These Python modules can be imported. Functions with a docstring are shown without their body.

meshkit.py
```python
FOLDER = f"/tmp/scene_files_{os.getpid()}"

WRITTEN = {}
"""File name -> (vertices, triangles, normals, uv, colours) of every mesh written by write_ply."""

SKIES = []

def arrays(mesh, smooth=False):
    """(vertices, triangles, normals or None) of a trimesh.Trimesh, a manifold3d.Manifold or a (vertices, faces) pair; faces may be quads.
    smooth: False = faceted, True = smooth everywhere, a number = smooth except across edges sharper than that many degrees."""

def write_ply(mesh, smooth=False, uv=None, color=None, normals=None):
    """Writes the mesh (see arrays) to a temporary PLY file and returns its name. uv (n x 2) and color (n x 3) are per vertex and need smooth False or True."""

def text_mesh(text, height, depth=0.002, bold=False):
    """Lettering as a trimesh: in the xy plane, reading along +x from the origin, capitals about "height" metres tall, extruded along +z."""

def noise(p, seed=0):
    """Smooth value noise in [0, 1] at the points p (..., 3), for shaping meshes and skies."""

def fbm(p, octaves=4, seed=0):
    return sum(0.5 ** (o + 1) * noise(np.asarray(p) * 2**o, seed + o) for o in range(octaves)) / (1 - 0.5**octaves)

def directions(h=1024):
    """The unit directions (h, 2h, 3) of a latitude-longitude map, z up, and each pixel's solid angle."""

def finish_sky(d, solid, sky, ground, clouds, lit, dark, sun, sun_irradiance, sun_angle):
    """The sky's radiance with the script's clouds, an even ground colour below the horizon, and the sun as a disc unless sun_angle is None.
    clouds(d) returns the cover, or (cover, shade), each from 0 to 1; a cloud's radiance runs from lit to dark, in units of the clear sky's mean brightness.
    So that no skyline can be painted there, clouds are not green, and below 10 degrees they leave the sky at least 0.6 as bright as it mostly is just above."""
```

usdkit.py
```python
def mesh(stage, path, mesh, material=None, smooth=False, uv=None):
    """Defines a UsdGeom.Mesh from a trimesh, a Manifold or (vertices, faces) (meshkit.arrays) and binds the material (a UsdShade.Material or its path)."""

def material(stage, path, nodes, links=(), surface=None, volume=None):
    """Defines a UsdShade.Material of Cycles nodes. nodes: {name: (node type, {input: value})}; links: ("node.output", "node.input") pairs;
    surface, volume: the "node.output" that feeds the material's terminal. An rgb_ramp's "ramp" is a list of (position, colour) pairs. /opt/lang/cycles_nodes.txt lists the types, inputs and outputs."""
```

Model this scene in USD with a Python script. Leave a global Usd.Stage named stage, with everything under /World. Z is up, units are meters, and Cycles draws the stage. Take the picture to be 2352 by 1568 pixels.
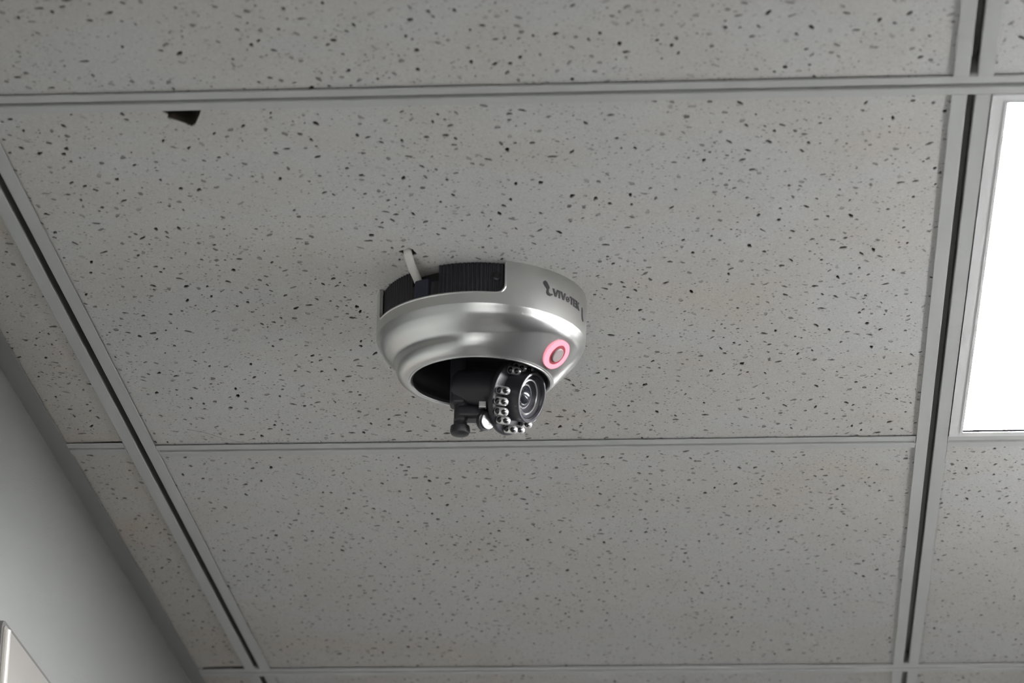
import math, random
import numpy as np
import trimesh
import manifold3d as m3
from shapely.geometry import Polygon, Point, box as sbox
from shapely import affinity
import usdkit, meshkit
from pxr import Usd, UsdGeom, UsdLux, Gf, Sdf

stage = Usd.Stage.CreateInMemory()
UsdGeom.SetStageUpAxis(stage, UsdGeom.Tokens.z)
UsdGeom.SetStageMetersPerUnit(stage, 1.0)
UsdGeom.Xform.Define(stage, '/World')
UsdGeom.Scope.Define(stage, '/World/Looks')

# ------------------------------------------------------------------ camera, light levels, exposure
EXPOSURE = 3.12
RING_GLOW = 0.24
PANEL = 9.0                      # radiance of the ceiling light panels
CAM = np.array([0.479754, -2.375051, 1.721776])
YAW, PITCH, ROLL, FPX = -0.083912, 0.384042, 0.016493, 7581.98
cam = UsdGeom.Camera.Define(stage, '/World/camera')
fw = np.array([math.sin(YAW) * math.cos(PITCH), math.cos(YAW) * math.cos(PITCH), math.sin(PITCH)])
rt = np.cross(fw, [0, 0, 1.0]); rt /= np.linalg.norm(rt)
up = np.cross(rt, fw)
rt, up = rt * math.cos(ROLL) + up * math.sin(ROLL), -rt * math.sin(ROLL) + up * math.cos(ROLL)
cam.AddTransformOp().Set(Gf.Matrix4d(*[float(q) for row in (
    (*rt, 0), (*up, 0), (*(-fw), 0), (*CAM, 1)) for q in row]))
cam.CreateHorizontalApertureAttr(36.0)
cam.CreateVerticalApertureAttr(24.0)
cam.CreateFocalLengthAttr(FPX / 2352 * 36.0)
cam.CreateFocusDistanceAttr(2.40)
cam.CreateFStopAttr(13.5)
cam.CreateClippingRangeAttr(Gf.Vec2f(0.05, 100))
cam.CreateExposureAttr(EXPOSURE)

# ------------------------------------------------------------------ materials
L = '/World/Looks/'
MAT = {}


def plain(name, col, rough=0.6, metal=0.0, bump=None, **kw):
    nodes = {'p': ('principled_bsdf', dict(base_color=col, roughness=rough, metallic=metal, **kw))}
    links = []
    if bump:
        nodes['tc'] = ('texture_coordinate', {})
        nodes['n'] = ('noise_texture', {'scale': bump[0], 'detail': 4})
        nodes['b'] = ('bump', {'strength': bump[1], 'distance': bump[2]})
        links = [('tc.object', 'n.vector'), ('n.fac', 'b.height'), ('b.normal', 'p.normal')]
    MAT[name] = usdkit.material(stage, L + name, nodes, links, surface='p.BSDF')


def emit(name, col, s):
    MAT[name] = usdkit.material(stage, L + name, {'e': ('emission', {'color': col, 'strength': s})}, surface='e.emission')


TZ = 2.6018                      # underside of the ceiling tiles
CZ = 2.6                         # face of the grid


def tile_material(name, face, stain):
    """White paint on the face, bare brown mineral fibre inside the holes and edges, fine pinpricks and faint water stains."""
    nodes = {
        'g': ('geometry', {}),
        'sx': ('separate_xyz', {}),
        'dz': ('math', {'math_type': 'subtract', 'value2': TZ}),
        'deep': ('math', {'math_type': 'multiply', 'value2': 800.0, 'use_clamp': True}),
        'v': ('voronoi_texture', {'scale': 270.0, 'feature': 'f1'}),
        'vr': ('rgb_ramp', {'ramp': [(0.0, (1, 1, 1)), (0.16, (1, 1, 1)), (0.30, (0, 0, 0)), (1, (0, 0, 0))]}),
        'vn': ('noise_texture', {'scale': 120.0, 'detail': 2}),
        'vnr': ('rgb_ramp', {'ramp': [(0.0, (0, 0, 0)), (0.42, (0, 0, 0)), (0.62, (1, 1, 1)), (1, (1, 1, 1))]}),
        'spk': ('math', {'math_type': 'multiply'}),
        'spk2': ('math', {'math_type': 'multiply', 'value2': 0.75}),
        'f': ('noise_texture', {'scale': 900.0, 'detail': 3, 'roughness': 0.7}),
        'fr': ('rgb_ramp', {'ramp': [(0.0, (.72, .72, .72)), (0.35, (.86, .86, .86)), (0.65, (1.08, 1.08, 1.08)), (1, (1.2, 1.2, 1.2))]}),
        'st': ('noise_texture', {'scale': 9.0, 'detail': 3}),
        'str': ('rgb_ramp', {'ramp': [(0.0, (0, 0, 0)), (0.45, (0, 0, 0)), (0.7, (1, 1, 1)), (1, (1, 1, 1))]}),
        'stm': ('mix', {'mix_type': 'mix', 'color1': face, 'color2': stain}),
        'm1': ('mix', {'mix_type': 'multiply', 'fac': 1.0}),
        'm2': ('mix', {'mix_type': 'mix', 'color2': (0.16, 0.145, 0.125)}),
        'm3': ('mix', {'mix_type': 'mix', 'color2': (0.055, 0.045, 0.036)}),
        'b': ('bump', {'strength': 0.35, 'distance': 0.0006}),
        'p': ('principled_bsdf', {'roughness': 0.92, 'specular_ior_level': 0.15}),
    }
    links = [('g.position', 'sx.vector'), ('sx.z', 'dz.value1'), ('dz.value', 'deep.value1'), ('g.position', 'v.vector'), ('v.distance', 'vr.fac'),
             ('g.position', 'vn.vector'), ('vn.fac', 'vnr.fac'), ('vr.color', 'spk.value1'), ('vnr.color', 'spk.value2'),
             ('spk.value', 'spk2.value1'), ('g.position', 'f.vector'), ('f.fac', 'fr.fac'), ('g.position', 'st.vector'),
             ('st.fac', 'str.fac'), ('str.color', 'stm.fac'), ('stm.color', 'm1.color1'), ('fr.color', 'm1.color2'),
             ('m1.color', 'm2.color1'), ('spk2.value', 'm2.fac'), ('m2.color', 'm3.color1'), ('deep.value', 'm3.fac'),
             ('m3.color', 'p.base_color'), ('f.fac', 'b.height'), ('b.normal', 'p.normal')]
    MAT[name] = usdkit.material(stage, L + name, nodes, links, surface='p.BSDF')


tile_material('tile_face', (0.60, 0.60, 0.595), (0.60, 0.57, 0.535))
tile_material('tile_face_stained', (0.59, 0.575, 0.55), (0.59, 0.53, 0.475))
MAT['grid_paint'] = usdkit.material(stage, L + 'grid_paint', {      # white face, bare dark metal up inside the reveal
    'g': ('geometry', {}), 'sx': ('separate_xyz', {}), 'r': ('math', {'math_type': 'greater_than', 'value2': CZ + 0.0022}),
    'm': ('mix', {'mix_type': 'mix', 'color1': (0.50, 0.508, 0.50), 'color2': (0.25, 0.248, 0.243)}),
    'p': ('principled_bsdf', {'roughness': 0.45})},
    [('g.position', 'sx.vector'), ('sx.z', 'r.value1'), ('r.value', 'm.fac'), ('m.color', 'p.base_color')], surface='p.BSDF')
plain('angle_paint', (0.29, 0.29, 0.285), 0.5)
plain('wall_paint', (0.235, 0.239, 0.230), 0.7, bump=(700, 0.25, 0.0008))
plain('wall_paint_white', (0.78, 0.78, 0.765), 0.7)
plain('dado_paint', (0.05, 0.045, 0.04), 0.5)
plain('cupboard_white', (0.80, 0.80, 0.79), 0.5)
plain('cupboard_grey', (0.025, 0.025, 0.025), 0.8)
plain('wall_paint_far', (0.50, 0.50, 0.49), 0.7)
plain('floor_vinyl', (0.055, 0.053, 0.051), 0.5)
plain('board_face', (0.25, 0.237, 0.22), 0.5)
plain('board_edge', (0.42, 0.40, 0.37), 0.25)
plain('board_gasket', (0.12, 0.115, 0.11), 0.6)
plain('panel_frame', (0.74, 0.74, 0.75), 0.4)
emit('panel_light', (0.985, 0.992, 1.0), PANEL)
plain('silver', (0.64, 0.64, 0.63), 0.23, 0.93, bump=(2500, 0.05, 0.0002))
plain('silver_bright', (0.70, 0.70, 0.69), 0.25, 0.9)
plain('black_plastic', (0.022, 0.021, 0.026), 0.42)
plain('black_matt', (0.012, 0.012, 0.013), 0.65)
plain('black_gloss', (0.010, 0.010, 0.012), 0.22)
plain('navy_plug', (0.022, 0.024, 0.040), 0.5)
plain('cable_grey', (0.68, 0.67, 0.63), 0.5)
plain('print_black', (0.015, 0.015, 0.018), 0.6)
plain('chrome', (0.60, 0.60, 0.59), 0.30, 1.0)
plain('lens_glass', (0.012, 0.013, 0.017), 0.12, specular_ior_level=0.9)
plain('led_clear', (0.75, 0.74, 0.74), 0.26, 0.75)
emit('ring_glow', (1.0, 0.27, 0.34), RING_GLOW)
plain('ring_groove', (0.20, 0.035, 0.045), 0.4)
plain('button', (0.20, 0.165, 0.165), 0.5)

# ------------------------------------------------------------------ helpers
COUNT = {}


def path_for(parent, name):
    k = (parent, name)
    n = COUNT.get(k, 0)
    COUNT[k] = n + 1
    return f'{parent}/{name}' + (f'_{n:03d}' if n else '')


def tag(prim, label=None, cat=None, group=None, kind=None):
    for k, v in (('label', label), ('category', cat), ('group', group), ('kind', kind)):
        if v:
            prim.SetCustomDataByKey(k, v)
    return prim


def thing(name, label, cat, loc=(0, 0, 0), rotz=0.0, group=None, kind=None):
    p = path_for('/World', name)
    x = UsdGeom.Xform.Define(stage, p)
    x.AddTranslateOp().Set(Gf.Vec3d(*map(float, loc)))
    if rotz:
        x.AddRotateZOp().Set(float(rotz))
    tag(x.GetPrim(), label, cat, group, kind)
    return p


def obj(name, mesh, mat, parent='/World', smooth=False, label=None):
    p = path_for(parent, name)
    m = usdkit.mesh(stage, p, mesh, MAT[mat], smooth=smooth)
    if label:
        m.GetPrim().SetCustomDataByKey('label', label)
    return p


def bx(x0, x1, y0, y1, z0, z1):
    m = trimesh.creation.box(extents=(x1 - x0, y1 - y0, z1 - z0))
    m.apply_translation(((x0 + x1) / 2, (y0 + y1) / 2, (z0 + z1) / 2))
    return m


def cat(*ms):
    return trimesh.util.concatenate([m for m in ms if m is not None])


def from_manifold(m):
    q = m.to_mesh()
    return trimesh.Trimesh(np.array(q.vert_properties[:, :3]), np.array(q.tri_verts), process=False)


def to_manifold(m):
    return m3.Manifold(m3.Mesh(np.asarray(m.vertices, np.float32), np.asarray(m.faces, np.uint32)))


def frame_to(direction):
    """Rotation matrix (4x4) taking +z to the direction."""
    return trimesh.geometry.align_vectors([0, 0, 1], np.asarray(direction, float))


def lathe(profile, axis=(0, 0, 1), at=(0, 0, 0), sections=48):
    """Solid of revolution of (radius, height) pairs, its axis laid along axis."""
    m = trimesh.creation.revolve(np.array(profile, float), sections=sections)
    if m.volume < 0:
        m.invert()
    m.apply_transform(frame_to(axis))
    m.apply_translation(at)
    return m


def tube(points, r, sides=12):
    v, f = [], []
    p = np.asarray(points, float)
    t = np.gradient(p, axis=0)
    t /= np.linalg.norm(t, axis=1, keepdims=True)
    a = np.cross(t[0], [0.3, 0.2, 1.0]); a /= np.linalg.norm(a)
    for i in range(len(p)):
        a = a - t[i] * (a @ t[i]); a /= np.linalg.norm(a)
        b = np.cross(t[i], a)
        ang = np.arange(sides) * 2 * np.pi / sides
        v.append(p[i] + r * (np.cos(ang)[:, None] * a + np.sin(ang)[:, None] * b))
    n = len(p)
    for i in range(n - 1):
        for j in range(sides):
            k = (j + 1) % sides
            f += [[i * sides + j, i * sides + k, (i + 1) * sides + k], [i * sides + j, (i + 1) * sides + k, (i + 1) * sides + j]]
    v = np.vstack(v + [p[:1], p[-1:]])
    for j in range(sides):
        k = (j + 1) % sides
        f += [[n * sides, k, j], [n * sides + 1, (n - 1) * sides + j, (n - 1) * sides + k]]
    return trimesh.Trimesh(v, np.array(f), process=False)


def hull_box(x0, x1, y0, y1, z0, z1, r):
    """A box with rounded edges."""
    s = m3.Manifold.sphere(r, 16)
    return from_manifold(m3.Manifold.batch_hull([s.translate((x, y, z)) for x in (x0 + r, x1 - r) for y in (y0 + r, y1 - r) for z in (z0 + r, z1 - r)]))


# ------------------------------------------------------------------ the room
S = 0.6096                       # two-foot ceiling grid
GX, GY = -0.0075, 0.0075         # one crossing of the grid
XW = -0.079                      # face of the left wall
NX, J0, J1 = 4, -6, 6            # grid cells: columns to the right, rows from the near wall to the far wall
XR, YN, YF = GX + NX * S, GY + J0 * S, GY + J1 * S
col = lambda i: GX + i * S
row = lambda j: GY + j * S


def struct(name, mesh, mat, label, cat_):
    p = obj(name, mesh, mat)
    tag(stage.GetPrimAtPath(p), label, cat_, kind='structure')


struct('floor', bx(XW - .1, XR + .1, YN - .1, YF + .1, -0.1, 0.0), 'floor_vinyl', 'dark grey vinyl floor of the room, below the picture', 'floor')
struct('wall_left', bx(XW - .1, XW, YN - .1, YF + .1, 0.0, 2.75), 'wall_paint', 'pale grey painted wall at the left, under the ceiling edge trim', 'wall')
struct('wall_right', bx(XR, XR + .1, YN - .1, YF + .1, 0.0, 2.75), 'wall_paint_white', 'pale painted wall on the right side of the room, outside the picture', 'wall')
struct('trim_2', bx(XR - .02, XR - .0005, YN, YF, 0.0, 2.0), 'dado_paint', 'dark brown panelling along the lower right wall, outside the picture', 'panelling')
struct('wall_far', bx(XW, XR, YF, YF + .1, 0.0, 2.75), 'wall_paint_far', 'pale painted wall at the far end of the room, outside the picture', 'wall')
struct('wall_near', bx(XW, XR, YN - .1, YN, 0.0, 2.75), 'wall_paint_white', 'pale painted wall behind the camera position', 'wall')
struct('ceiling_slab', bx(XW - .1, XR + .1, YN - .1, YF + .1, 2.75, 2.85), 'floor_vinyl', 'hidden slab above the suspended ceiling', 'ceiling')

ceiling = thing('ceiling', 'suspended ceiling of speckled white mineral tiles in a slotted metal grid', 'ceiling', kind='structure')


def blob(rng, x, y, a, b, rot, n):
    t = np.arange(n) * 2 * np.pi / n + rng.uniform(0, 1)
    rr = 1 + rng.uniform(-0.28, 0.28, n)
    px, py = a * rr * np.cos(t), b * rr * np.sin(t)
    c, s = math.cos(rot), math.sin(rot)
    return np.stack([x + c * px - s * py, y + s * px + c * py], 1)


def make_tile(x0, x1, y0, y1, seed, density=4600.0, cut=None, extra=()):
    """A mineral-fibre tile with its pits as real holes. cut: outline subtracted from the tile (broken edge, cable hole); extra: (outline, depth) grooves."""
    rng = np.random.default_rng(seed)
    outer = sbox(x0, y0, x1, y1)
    if cut is not None:
        outer = outer.difference(cut)
    area = (x1 - x0) * (y1 - y0)
    n = int(area * density)
    keep, cells = [], {}
    for _ in range(n * 4):
        if len(keep) >= n:
            break
        u = rng.random()
        if u < 0.05:                                        # long fissures
            a, b, dep = rng.uniform(.0019, .0032), rng.uniform(.0012, .0019), .0035
        elif u < 0.15:                                      # open pits
            a, b, dep = rng.uniform(.0010, .0016), rng.uniform(.0020, .0036), .0050
        elif u < 0.34:
            a, b, dep = rng.uniform(.0008, .0013), rng.uniform(.0014, .0025), .0030
        elif u < 0.70:                                      # shallow dimples
            a, b, dep = rng.uniform(.0009, .0018), rng.uniform(.0016, .0032), rng.uniform(.0003, .0008)
        else:                                               # pinpricks
            a, b, dep = rng.uniform(.0005, .0009), rng.uniform(.0007, .0014), .0016
        x, y = rng.uniform(x0 + .004, x1 - .004), rng.uniform(y0 + .004, y1 - .004)
        k = (int(x / .010), int(y / .010))
        near = [q for dx in (-1, 0, 1) for dy in (-1, 0, 1) for q in cells.get((k[0] + dx, k[1] + dy), [])]
        if any((x - q[0]) ** 2 + (y - q[1]) ** 2 < (1.25 * (max(a, b) + q[2]) + .0006) ** 2 for q in near):
            continue
        cells.setdefault(k, []).append((x, y, max(a, b)))
        rot = rng.normal(0, 0.5)
        keep.append((x, y, a, b, rot, dep))
    rings = []
    for x, y, a, b, rot, dep in keep:
        if cut is not None and cut.distance(Point(x, y)) < max(a, b) * 1.4 + .001:
            continue
        if any(g.distance(Point(x, y)) < max(a, b) * 1.4 + .0008 for g, _ in extra):
            continue
        rings.append((blob(rng, x, y, a, b, rot, 10 if max(a, b) > .0020 else 7), dep))
    for g, dep in extra:
        rings.append((np.array(g.exterior.coords)[:-1], dep))
    polys = getattr(outer, 'geoms', [outer])
    V, F, base = [], [], 0

    def put(v, f):
        nonlocal base
        V.append(np.asarray(v, float)); F.append(np.asarray(f, int) + base); base += len(v)

    top = TZ + 0.015
    for g in polys:
        own = [r for r in rings if g.contains(Point(r[0].mean(0)))]
        full = Polygon(g.exterior.coords, [list(i.coords) for i in g.interiors] + [r[0] for r in own])
        v2, f2 = trimesh.creation.triangulate_polygon(full, engine='earcut')
        v2, f2 = np.asarray(v2), np.asarray(f2)
        e1, e2 = v2[f2[:, 1]] - v2[f2[:, 0]], v2[f2[:, 2]] - v2[f2[:, 0]]
        ccw = (e1[:, 0] * e2[:, 1] - e1[:, 1] * e2[:, 0]) > 0
        f2 = np.where(ccw[:, None], f2[:, ::-1], f2)                 # faces down
        put(np.column_stack([v2, np.full(len(v2), TZ)]), f2)
        for line in [g.exterior] + list(g.interiors):                # the tile's edges
            c = np.array(line.coords)[:-1]
            m = len(c)
            j = np.arange(m); k = (j + 1) % m
            put(np.vstack([np.column_stack([c, np.full(m, TZ)]), np.column_stack([c, np.full(m, top)])]),
                np.vstack([np.column_stack([j, k, k + m]), np.column_stack([j, k + m, j + m])]))
        for c, dep in own:                                           # walls and floors of the pits
            m = len(c)
            j = np.arange(m); k = (j + 1) % m
            if Polygon(c).exterior.is_ccw:
                c = c[::-1]
            vv = np.vstack([np.column_stack([c, np.full(m, TZ)]), np.column_stack([c, np.full(m, TZ + dep)]), [[*c.mean(0), TZ + dep]]])
            put(vv, np.vstack([np.column_stack([j, k, k + m]), np.column_stack([j, k + m, j + m]), np.column_stack([j + m, k + m, np.full(m, 2 * m)])]))
        tv, tf = trimesh.creation.triangulate_polygon(g, engine='earcut')
        put(np.column_stack([tv, np.full(len(tv), top)]), tf)
    return trimesh.Trimesh(np.vstack(V), np.vstack(F), process=False)


CX, CY = 0.2823, -0.2803         # where the camera dome is screwed to the tile
HOLE = (0.2394, -0.3657)         # where its cable leaves the tile
rng0 = np.random.default_rng(5)
notch = Polygon([(.1115, -.64), (.1130, -.5860), (.1158, -.5810), (.1145, -.5764), (.1195, -.5725), (.1241, -.5680), (.1275, -.5641), (.1304, -.5671), (.1349, -.5791), (.1371, -.5862), (.1385, -.64)])
cable_hole = Polygon(blob(rng0, HOLE[0] + .0002, HOLE[1] - .0008, .0060, .0056, 0.3, 13))
crack_line = [(.0350, -.0369), (.0471, -.0288), (.0585, -.0170), (.0706, -.0080), (.0800, -.0030)]
cr = np.array(crack_line)
crack = Polygon(np.vstack([cr, cr[::-1] + [0.0, 0.0009]]))

E6 = 0.006
PANELS = {(1, -1), (1, 3), (1, -5)}
seed = 100
for j in range(J0, J1):
    for i in range(-1, NX):
        if (i, j) in PANELS:
            continue
        x0, x1 = (col(i) + E6 if i >= 0 else XW + .002), col(i + 1) - (E6 if i + 1 < NX else .002)
        y0, y1 = row(j) + (E6 if j > J0 else .002), row(j + 1) - (E6 if j + 1 < J1 else .002)
        seed += 1
        mat = 'tile_face_stained' if i < 0 else 'tile_face'
        if i <= 2 and -3 <= j <= 2:
            cut, extra = None, ()
            if (i, j) == (0, -1):
                cut, extra = notch.union(cable_hole), ((crack, .0012),)
            elif (i, j) == (-1, 0):                         # the cut border tiles stop short of the tee
                cut = Polygon([(x1 + .01, y1 + .01), (x1 + .01, row(1) - .0172), (x1 - .030, row(1) - .0164), (x1 - .046, row(1) - .0140), (x1 - .048, y1 + .01)])
            elif (i, j) == (-1, -1):
                cut = Polygon([(x1 + .01, y1 + .01), (x1 + .01, row(0) - .0200), (x1 - .020, row(0) - .0190), (x1 - .048, row(0) - .0160), (x1 - .050, y1 + .01)])
            m = make_tile(x0, x1, y0, y1, seed, cut=cut, extra=extra)
        else:
            m = bx(x0, x1, y0, y1, TZ, TZ + .015)
        lab = None
        if (i, j) == (0, -1):
            lab = 'ceiling tile that carries the camera, chipped at its near edge'
        obj('ceiling_tile', m, mat, ceiling, label=lab)

# slotted tees: two flanges with a deep reveal between them
HWD, SL, TH, DP = 0.0119, 0.0025, 0.0006, 0.013
PROF = [(-HWD, TH), (-HWD, .0002), (-HWD + .0003, 0), (-SL - .0004, 0), (-SL, .0004), (-SL, DP), (SL, DP), (SL, .0004), (SL + .0004, 0), (HWD - .0003, 0), (HWD, .0002), (HWD, TH),
        (SL + .0007, TH), (SL + .0007, DP + .0007), (-SL - .0007, DP + .0007), (-SL - .0007, TH)]


def tee(a, b, along, at, dz=0.0):
    m = trimesh.creation.extrude_polygon(Polygon(PROF), b - a, engine='earcut')      # profile in xy, length along z
    v = m.vertices.copy()
    if along == 'y':
        m.vertices = np.column_stack([v[:, 0] + at, v[:, 2] + a, v[:, 1] + CZ + dz])
    else:
        m.vertices = np.column_stack([v[:, 2] + a, v[:, 0] + at, v[:, 1] + CZ + dz])
    if m.volume < 0:
        m.invert()
    caps = []
    for q in (a, b - .0008):
        c = (at - SL - .0002, at + SL + .0002, q, q + .0008) if along == 'y' else (q, q + .0008, at - SL - .0002, at + SL + .0002)
        caps.append(bx(*c, CZ + dz + .0006, CZ + dz + DP + .0004))
    return cat(m, *caps)


ODD = [j for j in range(J0 + 1, J1) if j % 2]                # main tees run left to right through the odd rows
for j in ODD:
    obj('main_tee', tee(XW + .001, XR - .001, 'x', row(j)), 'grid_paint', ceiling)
edges = [J0] + ODD + [J1]
for i in range(0, NX):
    for a, b in zip(edges[:-1], edges[1:]):
        ya = row(a) + (HWD + .0003 if a != J0 else .001)
        yb = row(b) - (HWD + .0003 if b != J1 else .001)
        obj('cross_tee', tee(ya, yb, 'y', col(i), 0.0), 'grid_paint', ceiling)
for j in range(J0 + 1, J1):
    if j % 2 == 0:
        for i in range(-1, NX):
            xa = col(i) + HWD + .0003 if i >= 0 else XW + .001
            xb = col(i + 1) - (HWD + .0003 if i + 1 < NX else .001)
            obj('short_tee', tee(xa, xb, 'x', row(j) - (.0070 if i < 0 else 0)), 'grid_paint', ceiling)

# wall angle along the left wall
ang = cat(bx(XW, XW + .0150, YN, YF, CZ - .0002, CZ + .0004), bx(XW, XW + .0006, YN, YF, CZ + .0004, CZ + .022))
p = obj('trim_1', ang, 'angle_paint')
tag(stage.GetPrimAtPath(p), 'grey metal wall angle where the ceiling meets the left wall', 'trim', kind='structure')

# ------------------------------------------------------------------ light panels
def light_panel(i, j, label):
    x0, x1, y0, y1 = col(i) + .0125, col(i + 1) - .0125, row(j) + .0125, row(j + 1) - .0125
    cx, cy = (x0 + x1) / 2, (y0 + y1) / 2
    hx, hy = (x1 - x0) / 2, (y1 - y0) / 2
    t = thing('ceiling_light', label, 'ceiling light', (cx, cy, CZ))
    w = .0100
    fr = Polygon([(-hx, -hy), (hx, -hy), (hx, hy), (-hx, hy)], [[(-hx + w, -hy + w), (hx - w, -hy + w), (hx - w, hy - w), (-hx + w, hy - w)]])
    f1 = trimesh.creation.extrude_polygon(fr, .006, engine='earcut'); f1.apply_translation((0, 0, -.0005))
    lipp = Polygon([(-hx + w - .002, -hy + w - .002), (hx - w + .002, -hy + w - .002), (hx - w + .002, hy - w + .002), (-hx + w - .002, hy - w + .002)],
                   [[(-hx + w, -hy + w), (hx - w, -hy + w), (hx - w, hy - w), (-hx + w, hy - w)]])
    f2 = trimesh.creation.extrude_polygon(lipp, .002, engine='earcut'); f2.apply_translation((0, 0, -.0012))
    obj('frame', cat(f1, f2), 'panel_frame', t)
    obj('diffuser', bx(-hx + w + .0002, hx - w - .0002, -hy + w + .0002, hy - w - .0002, .0012, .0040), 'panel_light', t)
    obj('back_box', bx(-hx + .002, hx - .002, -hy + .002, hy - .002, .0058, .030), 'panel_frame', t)


light_panel(1, -1, 'square glowing white light panel at the right edge of the picture')
light_panel(1, 3, 'lit square ceiling panel in the same column, nearer the far wall')
light_panel(1, -5, 'lit square ceiling panel in the same column, behind the viewer')

# ------------------------------------------------------------------ board on the left wall (only its upper corner shows)
BY, BZ, BL, BH = -0.128, 2.4245, 1.20, 0.90
t = thing('wall_board', 'cream board with rounded shiny edge hung on the left wall, cut off by the bottom left corner', 'board', (XW, BY + BL / 2, BZ - BH))


def rrect(w, h, r):
    return sbox(-w / 2 + r, r, w / 2 - r, h - r).buffer(r, quad_segs=8)


def wall_plate(poly, t0, t1):
    m = trimesh.creation.extrude_polygon(poly, t1 - t0, engine='earcut')
    v = m.vertices.copy()
    m.vertices = np.column_stack([v[:, 2] + t0, v[:, 0], v[:, 1]])
    if m.volume < 0:
        m.invert()
    return m


outer = rrect(BL, BH, .010)
obj('gasket', wall_plate(outer, .0, .004), 'board_gasket', t, label='dark line around the board')
obj('panel', wall_plate(affinity.translate(outer.buffer(-.0036), 0, 0), .0002, .0050), 'board_face', t)
for s in (-1, 1):
    yy = s * (BL / 2 - .0085)
    obj('edge_rail', tube([(.0050, yy, .012), (.0050, yy, BH / 2), (.0050, yy, BH - .0075)], .0042, 14), 'board_edge', t, smooth=40)

# ------------------------------------------------------------------ tall cupboard below the light panel, out of the frame
KX0, KX1, KY0, KY1, KH = 1.12, 1.72, -1.35, 0.20, 2.30
t = thing('cupboard', 'tall dark grey cupboard with a white top board, right of and below the picture', 'cupboard', ((KX0 + KX1) / 2, (KY0 + KY1) / 2, 0))
hw, hd = (KX1 - KX0) / 2, (KY1 - KY0) / 2
obj('body', bx(-hw + .02, hw, -hd, hd, 0.06, KH - .016), 'cupboard_grey', t)
obj('top_board', bx(-hw, hw, -hd - .01, hd + .01, KH - .015, KH), 'cupboard_white', t)
for k in range(3):
    ya = -hd + .004 + k * (2 * hd) / 3
    d = obj('door', hull_box(-hw - .002, -hw + .018, ya, ya + 2 * hd / 3 - .008, .07, KH - .020, .003), 'cupboard_grey', t, smooth=30)
obj('plinth', bx(-hw + .05, hw - .02, -hd + .02, hd - .02, 0.0, .06), 'dado_paint', t)

# ------------------------------------------------------------------ security camera
ROTZ = 5.4
dome = thing('security_camera', 'silver dome security camera with open black underside and a glowing pink ring', 'security camera', (CX, CY, TZ), ROTZ)


def polar(phi, r, z):
    """Local point: phi in degrees from the side nearest the viewer towards the right, z down from the ceiling."""
    a = math.radians(phi)
    return np.array([r * math.sin(a), -r * math.cos(a), -z])


def catmull(P, n):
    P = np.asarray(P, float)
    Q = np.vstack([2 * P[0] - P[1], P, 2 * P[-1] - P[-2]])
    t = np.linspace(0, len(P) - 1 - 1e-9, n)
    i = t.astype(int); f = (t - i)[:, None]
    a, b, c, d = Q[i], Q[i + 1], Q[i + 2], Q[i + 3]
    return 0.5 * (2 * b + (c - a) * f + (2 * a - 5 * b + 4 * c - d) * f ** 2 + (3 * b - 3 * c + d - a) * f ** 3)


# the shoulder runs down to where it meets the lower body: a bulging lip on the left, one straight slanting face on the right
SHOULDER = catmull([(.0716, .0320), (.0705, .0345), (.0691, .0375), (.0666, .0410), (.0632, .0440), (.0595, .0464), (.0575, .0478)], 200)


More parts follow.
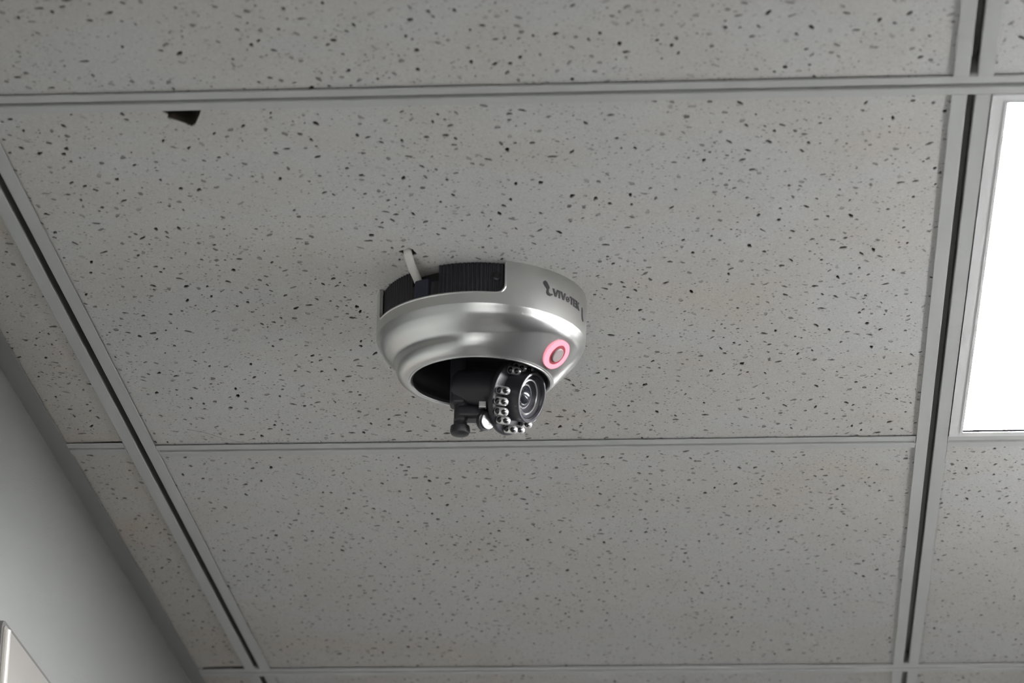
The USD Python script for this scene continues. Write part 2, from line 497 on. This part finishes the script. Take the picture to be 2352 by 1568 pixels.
def lower_profile(s_, ze):
    re = float(np.interp(ze, SHOULDER[:, 1], SHOULDER[:, 0]))
    zz = np.linspace(.0320, ze, 26)
    top_ = np.column_stack([np.interp(zz, SHOULDER[:, 1], SHOULDER[:, 0]), zz])
    bulge = catmull([(re, ze), (.0584, .0496), (.0580, .0530), (.0563, .0570), (.0531, .0595), (.0492, .0604)], 30)
    u = np.linspace(0, 1, 26)[:, None]
    flat = np.array([[re, ze]]) * (1 - u) + np.array([[.0502, .0592]]) * u + np.array([[.0002, .0002]]) * 4 * u * (1 - u)
    flat = np.vstack([flat, [(.0499, .0596), (.0497, .0599), (.0495, .0602), (.0492, .0604)]])
    prof = np.vstack([top_, ((1 - s_) * bulge + s_ * flat)[1:]])
    soft = prof.copy()
    for _ in range(5):
        soft[18:36] = (soft[17:35] + soft[18:36] * 2 + soft[19:37]) / 4
    return prof * s_ + soft * (1 - s_)


SIDE = np.array([(.0722, 0.0), (.0724, .0006), (.0724, .0030), (.0723, .0120), (.0721, .0250), (.0719, .0312), (.0716, .0320)])
INNER = np.array([(.0478, .0604), (.0474, .0594), (.0520, .0562), (.0552, .0490), (.0570, .0440), (.0640, .0380), (.0690, .0300), (.0695, .0220), (.0697, .0)])


def smooth01(x):
    x = np.clip(x, 0, 1)
    return x * x * (3 - 2 * x)


NP = 216
verts, rows_ = [], None
for k in range(NP):
    phi = -180 + 360 * k / NP
    q = (phi + 90) % 360 - 90
    back = 1 - smooth01((q - 122) / 50)
    shape_, rise = float(smooth01((q + 34) / 56) * back), float(smooth01((q - 8) / 52) * back)
    prof = np.vstack([SIDE, lower_profile(shape_, .0467 - .0059 * rise)[1:], INNER])
    verts.append(np.array([polar(phi, r, z) for r, z in prof]))
M = len(verts[0])
V = np.vstack(verts)
F = []
for k in range(NP):
    a, b = k * M, ((k + 1) % NP) * M
    for q in range(M):
        q2 = (q + 1) % M
        F += [[a + q, a + q2, b + q2], [a + q, b + q2, b + q]]
hm = trimesh.Trimesh(V, np.array(F), process=False)
if hm.volume < 0:
    hm.invert()
# the side window for cables: a rounded opening, wrapped on the cylinder
WR = 0.0720
win = sbox(math.radians(-77) * WR, -.010, math.radians(12.5) * WR, .0198).buffer(0)
wa, wb, wz, rc = math.radians(-77) * WR, math.radians(12.5) * WR, .0236, .0068
wpts = [(wa, -.004)] + [(wa + rc * (1 - math.cos(q)), wz - rc * (1 - math.sin(q))) for q in np.linspace(0, math.pi / 2, 7)] + \
       [(wb - rc * (1 - math.sin(q)), wz - rc * (1 - math.cos(q))) for q in np.linspace(0, math.pi / 2, 7)] + [(wb, -.004)]
dense = []
for (x0, y0), (x1, y1) in zip(wpts, wpts[1:] + wpts[:1]):
    for q in np.linspace(0, 1, max(2, int(math.hypot(x1 - x0, y1 - y0) / .0012)), endpoint=False):
        dense.append((x0 + (x1 - x0) * q, y0 + (y1 - y0) * q))


def wrapped(poly2, r0, r1):
    """A flat outline (arc length, depth) wrapped around the housing between two radii, as a closed solid made of strips."""
    out = m3.Manifold()
    xs0, _, xs1, _ = poly2.bounds
    parts_ = []
    nseg = max(1, int((xs1 - xs0) / .0025))
    for q in range(nseg):
        a_, b_ = xs0 + (xs1 - xs0) * q / nseg - 1e-5, xs0 + (xs1 - xs0) * (q + 1) / nseg + 1e-5
        g = poly2.intersection(sbox(a_, -1, b_, 1))
        for gg in getattr(g, 'geoms', [g]):
            if gg.is_empty or gg.geom_type != 'Polygon':
                continue
            m = trimesh.creation.extrude_polygon(gg, 1.0, engine='earcut')
            v = m.vertices.copy()
            rr = r0 + (r1 - r0) * v[:, 2]
            an = v[:, 0] / WR
            m.vertices = np.column_stack([rr * np.sin(an), -rr * np.cos(an), -v[:, 1]])
            if m.volume < 0:
                m.invert()
            parts_.append(to_manifold(m))
    return m3.Manifold.batch_boolean(parts_, m3.OpType.Add)


window = wrapped(Polygon(dense), .060, .090)
shell = to_manifold(hm) - window
obj('housing', from_manifold(shell), 'silver', dome, smooth=12)
rim = [np.array([.0722 * math.sin(x / WR), -.0722 * math.cos(x / WR), -z]) for x, z in dense[:] if z >= 0.0002 and not (z < 0.0002)]
order = [(x, z) for x, z in dense if z > 0.0003]
rim = [np.array([.0719 * math.sin(x / WR), -.0719 * math.cos(x / WR), -z]) for x, z in order]
obj('window_edge', tube(rim, .00075, 8), 'silver_bright', dome, smooth=40, label='bright rounded edge of the side opening')

# ribbed black base inside the side window
nr = 150
pts = []
for k in range(nr * 4):
    a = 2 * math.pi * k / (nr * 4)
    r = .0676 + (.0009 if (k % 4) in (0, 1) else 0.0)
    pts.append((r * math.cos(a), r * math.sin(a)))
base = trimesh.creation.extrude_polygon(Polygon(pts, [list(Point(0, 0).buffer(.060).exterior.coords)]), .0255, engine='earcut')
base.apply_translation((0, 0, -.0260))
bm = to_manifold(base)
slot = m3.Manifold.cube((.0215, .030, .0130), True).translate((0, 0, -.0050))
a = math.radians(-33)
slot = slot.translate((0, -.066, 0)).rotate((0, 0, -34.5))
bm = bm - slot
obj('ribbed_base', from_manifold(bm), 'black_plastic', dome, smooth=False, label='black ribbed base seen through the side opening')
obj('mounting_plate', lathe([(0, -.0010), (.0585, -.0010), (.0585, -.0190), (0, -.0190)], sections=64), 'black_matt', dome, smooth=30)
sc = polar(8.0, .0690, .0100)
n_ = np.array([math.sin(math.radians(8)), -math.cos(math.radians(8)), 0])
obj('screw', lathe([(0, 0), (.0032, 0), (.0032, .0006), (.0020, .0009), (.0016, .0004), (0, .0004)], n_, sc - n_ * .0003, 20), 'black_gloss', dome, smooth=30)
# the plug of the cable behind the notch
pl = hull_box(-.0055, .0055, -.003, .003, -.0215, -.0090, .0012)
pl.apply_translation((0, -.0676, 0)); pl.apply_transform(trimesh.transformations.rotation_matrix(math.radians(-36), (0, 0, 1)))
obj('plug', pl, 'navy_plug', dome, smooth=30, label='dark blue cable plug in the side opening')

# black cup that lines the opening
CUP = [(.0474, -.0600), (.0480, -.0582), (.0510, -.0545), (.0530, -.0480), (.0530, -.0230), (0, -.0230), (0, -.0250), (.0515, -.0250), (.0515, -.0470), (.0497, -.0530), (.0464, -.0582), (.0464, -.0600), (.0474, -.0600)]
obj('inner_cup', lathe(CUP[::-1], sections=96), 'black_matt', dome, smooth=30)
obj('opening_rim', lathe([(.0470, -.0597), (.0478, -.0610), (.0488, -.0610), (.0493, -.0601), (.0488, -.0593), (.0474, -.0590), (.0470, -.0597)][::-1], sections=96), 'silver', dome, smooth=40)

# lettering on the side wall
def wrap_text(mesh2, phi0, zc, radius=.0723, lift=.00025):
    """mesh2: flat lettering (x along the text, y up) -> wrapped on the side wall from phi0 on."""
    m = mesh2.copy()
    for _ in range(2):
        m = m.subdivide_to_size(.0012) if hasattr(m, 'subdivide_to_size') else m
    v = m.vertices
    an = math.radians(phi0) + v[:, 0] / radius
    r = radius + v[:, 2] + lift - .0003
    m.vertices = np.column_stack([r * np.sin(an), -r * np.cos(an), v[:, 1] - zc])
    return m


TXT_H = .0054
GLYPH = {
    'V': [(0, 1), (.29, 1), (.5, .40), (.71, 1), (1, 1), (.64, 0), (.36, 0)],
    'I': [(0, 0), (.27, 0), (.27, 1), (0, 1)],
    'T': [(0, 1), (.80, 1), (.80, .76), (.535, .76), (.535, 0), (.265, 0), (.265, .76), (0, .76)],
    'E': [(0, 0), (.70, 0), (.70, .22), (.27, .22), (.27, .40), (.64, .40), (.64, .61), (.27, .61), (.27, .78), (.70, .78), (.70, 1), (0, 1)],
    'K': [(0, 0), (.27, 0), (.27, .34), (.36, .44), (.60, 0), (.92, 0), (.54, .64), (.88, 1), (.56, 1), (.27, .66), (.27, 1), (0, 1)],
}
xcur, letters = 0.0, []
for ch in 'VIVoTEK':
    if ch == 'o':
        ring_ = Point(.36, .40).buffer(.36).difference(Point(.36, .40).buffer(.23)).union(Point(.36, .40).buffer(.09))
        shapes, wd = list(ring_.geoms), .72
    else:
        shapes, wd = [Polygon(GLYPH[ch])], max(q[0] for q in GLYPH[ch])
    for q in shapes:
        letters.append(trimesh.creation.extrude_polygon(affinity.scale(affinity.translate(q, xcur, 0), TXT_H, TXT_H, origin=(0, 0)), .0003, engine='earcut'))
    xcur += wd + (.03 if ch in 'VT' else .08)
word = cat(*letters)
word.apply_scale([.0322 / word.bounds[1][0], 1, 1])
obj('lettering', wrap_text(word, 41.0, .0178), 'print_black', dome, label='black printed maker name VIVOTEK')
# the emblem before the word: a slanted drop over a hooked foot
em1 = Polygon([(-.0016, .0088), (-.0006, .0098), (.0004, .0090), (.0016, .0066), (.0020, .0050), (.0012, .0040), (.0002, .0042), (-.0008, .0056), (-.0018, .0074)])
em2 = Polygon([(.0004, .0042), (.0015, .0041), (.0014, .0022), (.0022, .0012), (.0036, .0018), (.0040, .0010), (.0024, -.0004), (.0008, -.0002), (.0001, .0014)])
em = cat(*[trimesh.creation.extrude_polygon(affinity.scale(q, 1.5, 1.0, origin=(0.001, 0.004)), .0003, engine='earcut') for q in (em1, em2)])
obj('emblem', wrap_text(em, 36.9, .0184), 'print_black', dome, label='small black emblem before the lettering')
tick = trimesh.creation.extrude_polygon(Polygon([(0, .0055), (.0016, .0050), (.0022, .0), (.0040, -.0030), (.0030, -.0036), (.0006, -.0012)]), .0003, engine='earcut')
obj('side_slot', wrap_text(tick, 70.5, .0190), 'print_black', dome, label='small dark slot beside the lettering')

# glowing ring and its button on the slanting face
RP = 60.5
ar = math.radians(RP)
slope = np.array([.0668 - .0502, .0592 - .0408]); slope /= np.linalg.norm(slope)
nrm = np.array([slope[1] * math.sin(ar), -slope[1] * math.cos(ar), -slope[0]])
rc_ = polar(RP, .0593, .0507)
RING = lathe([(.0076, -.0012), (.0107, -.0012), (.0107, .0004), (.0103, .0009), (.0082, .0009), (.0076, .0004), (.0076, -.0012)][::-1], nrm, rc_, 48)
ring = obj('light_ring', RING, 'ring_glow', dome, smooth=40, label='glowing pink status ring')
obj('ring_groove', lathe([(0, -.0012), (.0073, -.0012), (.0073, .0001), (0, .0001)], nrm, rc_, 40), 'ring_groove', dome, smooth=30)
obj('button', lathe([(0, -.0008), (.0051, -.0008), (.0051, .0008), (.0046, .0012), (0, .0014)], nrm, rc_, 40), 'button', dome, smooth=30, label='greyish pink button inside the ring')

# lens module that pokes out of the opening
A = np.array([.84, -.45, -.31]); A /= np.linalg.norm(A)
C0 = np.array([.0220, -.0035, -.0724])
mod = UsdGeom.Xform.Define(stage, path_for(dome, 'lens_module'))
modp = str(mod.GetPath())
CB = C0 + np.array([.0002, 0, .0024])
DISC = [(0, -.0040), (.0238, -.0040), (.0256, -.0030), (.0262, -.0012), (.0259, .0003), (.0250, .0010), (.0200, .0014), (.0190, .0020), (0, .0020)]
obj('led_board', lathe(DISC, A, C0, 64), 'black_plastic', modp, smooth=35)
BAR = [(0, 0), (.0172, 0), (.0176, .0030), (.0176, .0150), (.0172, .0158), (.0160, .0160), (.0156, .0157), (.0153, .0144), (.0128, .0118), (.0124, .0123), (.0112, .0123), (.0106, .0110), (.0090, .0092), (.0084, .0098), (.0076, .0098), (.0070, .0086), (0, .0086)]
obj('lens_barrel', lathe(BAR, A, CB, 64), 'black_plastic', modp, smooth=35)
obj('lens_ring', lathe([(.0148, .0141), (.0153, .0146), (.0148, .0148), (.0143, .0141), (.0148, .0138), (.0148, .0141)][::-1], A, CB, 64), 'black_gloss', modp, smooth=40)
obj('lens', lathe([(0, .0080), (.0072, .0080), (.0070, .0092), (.0056, .0112), (.0036, .0124), (.0016, .0129), (0, .0130)], A, CB, 40), 'lens_glass', modp, smooth=40)
obj('lens_collar', lathe([(.0116, .0118), (.0119, .0126), (.0113, .0128), (.0110, .0122), (.0116, .0118)][::-1], A, CB, 48), 'silver', modp, smooth=40)

e1 = np.array([0, 0, 1.0]) - A * A[2]; e1 /= np.linalg.norm(e1)          # up on the board
e2 = np.cross(A, e1)                                                       # sideways


def around(psi, r, h):
    """psi in degrees: 0 = left as the viewer sees it, 90 = up."""
    q = math.radians(psi)
    return C0 + r * (math.cos(q) * SIDEV + math.sin(q) * e1) + h * A


SIDEV = e2 if e2[0] < 0 else -e2
for psi in (63, 44, -4, -24, -43, -62, -95, -120, 88, 110, 133, 156, 178, -162, -145):
    c = around(psi, .0216, .0002)
    rad = (c - C0) - A * ((c - C0) @ A); rad /= np.linalg.norm(rad)
    cap = lathe([(0, 0), (.0029, 0), (.0031, .0004), (.0029, .0012), (.0029, .0070), (.0026, .0084), (.0017, .0095), (.0008, .0099), (0, .0100)], A, c, 20)
    led = obj('infrared_led', cap, 'led_clear', modp, smooth=40, label='clear glinting infrared lamp' if psi == 63 else None)
    # the two dark dies seen through the clear body
# the two dies are given as one dark part per lamp
for psi in (63, 44, -4, -24, -43, -62, -95, -120, 88, 110, 133, 156, 178, -162, -145):
    c = around(psi, .0216, .0002)
    view = np.array([0, -.92, -.39])
    rad = view - A * (view @ A)
    rad /= np.linalg.norm(rad)
    dd = []
    for h, rr in ((.0030, .0021), (.0076, .0018)):
        s = trimesh.creation.icosphere(subdivisions=2, radius=rr)
        s.apply_translation(c + A * h + rad * .0019)
        dd.append(s)
    obj('led_die', cat(*dd), 'black_gloss', modp, smooth=True)

# gimbal: tilt body, stalk, arm, thumb screw, metal clips
obj('tilt_body', lathe([(0, -.019), (.0130, -.019), (.0150, -.016), (.0155, 0), (.0150, .014), (.0120, .0175), (0, .0175)], (1, -.2, -.15), (.0010, .002, -.0660), 40), 'black_plastic', dome, smooth=35)
obj('bracket', cat(hull_box(-.0205, -.0092, -.007, .007, -.0790, -.0260, .003), hull_box(-.0175, -.0082, -.006, .006, -.0915, -.0560, .003), hull_box(-.0160, .0060, -.0070, .0070, -.0885, -.0790, .003)), 'black_plastic', dome, smooth=35)
obj('thumb_screw', lathe([(0, 0), (.0046, 0), (.0046, .0040), (.0066, .0052), (.0069, .0085), (.0060, .0104), (.0035, .0112), (0, .0112)], (0, -.05, -1), (-.0131, -.001, -.0885), 28), 'black_plastic', dome, smooth=35)
nm = np.array([.62, -.70, -.20]); nm /= np.linalg.norm(nm)
obj('metal_washer', lathe([(0, 0), (.0056, 0), (.0058, .0006), (.0054, .0012), (0, .0014)], nm, (.0052, -.0110, -.0925), 28), 'chrome', dome, smooth=35, label='bright metal washer beside the lamp board')
obj('knob', lathe([(0, -.0045), (.0050, -.0045), (.0066, -.0036), (.0068, -.0004), (.0058, 0), (0, 0)], nm, (.0050, -.0107, -.0925), 28), 'black_plastic', dome, smooth=35)
obj('knob_stem', tube([(.0015, -.004, -.080), (.0025, -.0085, -.0885), (.0045, -.0100, -.0915)], .0028, 12), 'black_plastic', dome, smooth=40)
obj('metal_clip', hull_box(-.0008, .0044, -.0165, -.0130, -.0848, -.0800, .0006), 'chrome', dome, smooth=30, label='small bright metal clip')

# ------------------------------------------------------------------ cable from the tile into the camera
c_, s_ = math.cos(math.radians(ROTZ)), math.sin(math.radians(ROTZ))
end = polar(-40.0, .0690, .0062)
endw = np.array([CX + c_ * end[0] - s_ * end[1], CY + s_ * end[0] + c_ * end[1], TZ + end[2]])
start = np.array([HOLE[0], HOLE[1], TZ + .012])
path = catmull([start, (HOLE[0] + .0002, HOLE[1] + .0008, TZ + .002), (HOLE[0] + .0010, HOLE[1] + .0070, TZ - .0022), (endw * .62 + np.array([HOLE[0], HOLE[1], TZ - .002]) * .38) + [0, 0, -.0003], endw + [-.0003, -.002, .0004], endw + [.0006, .003, -.0012]], 28)
ctr = path.mean(0)
cab = thing('cable', 'short pale grey cable from a ragged hole in the ceiling tile into the camera side', 'cable', (HOLE[0], HOLE[1], TZ))
m = tube(path - np.array([HOLE[0], HOLE[1], TZ]), .0029, 14)
obj('sheath', m, 'cable_grey', cab, smooth=40)
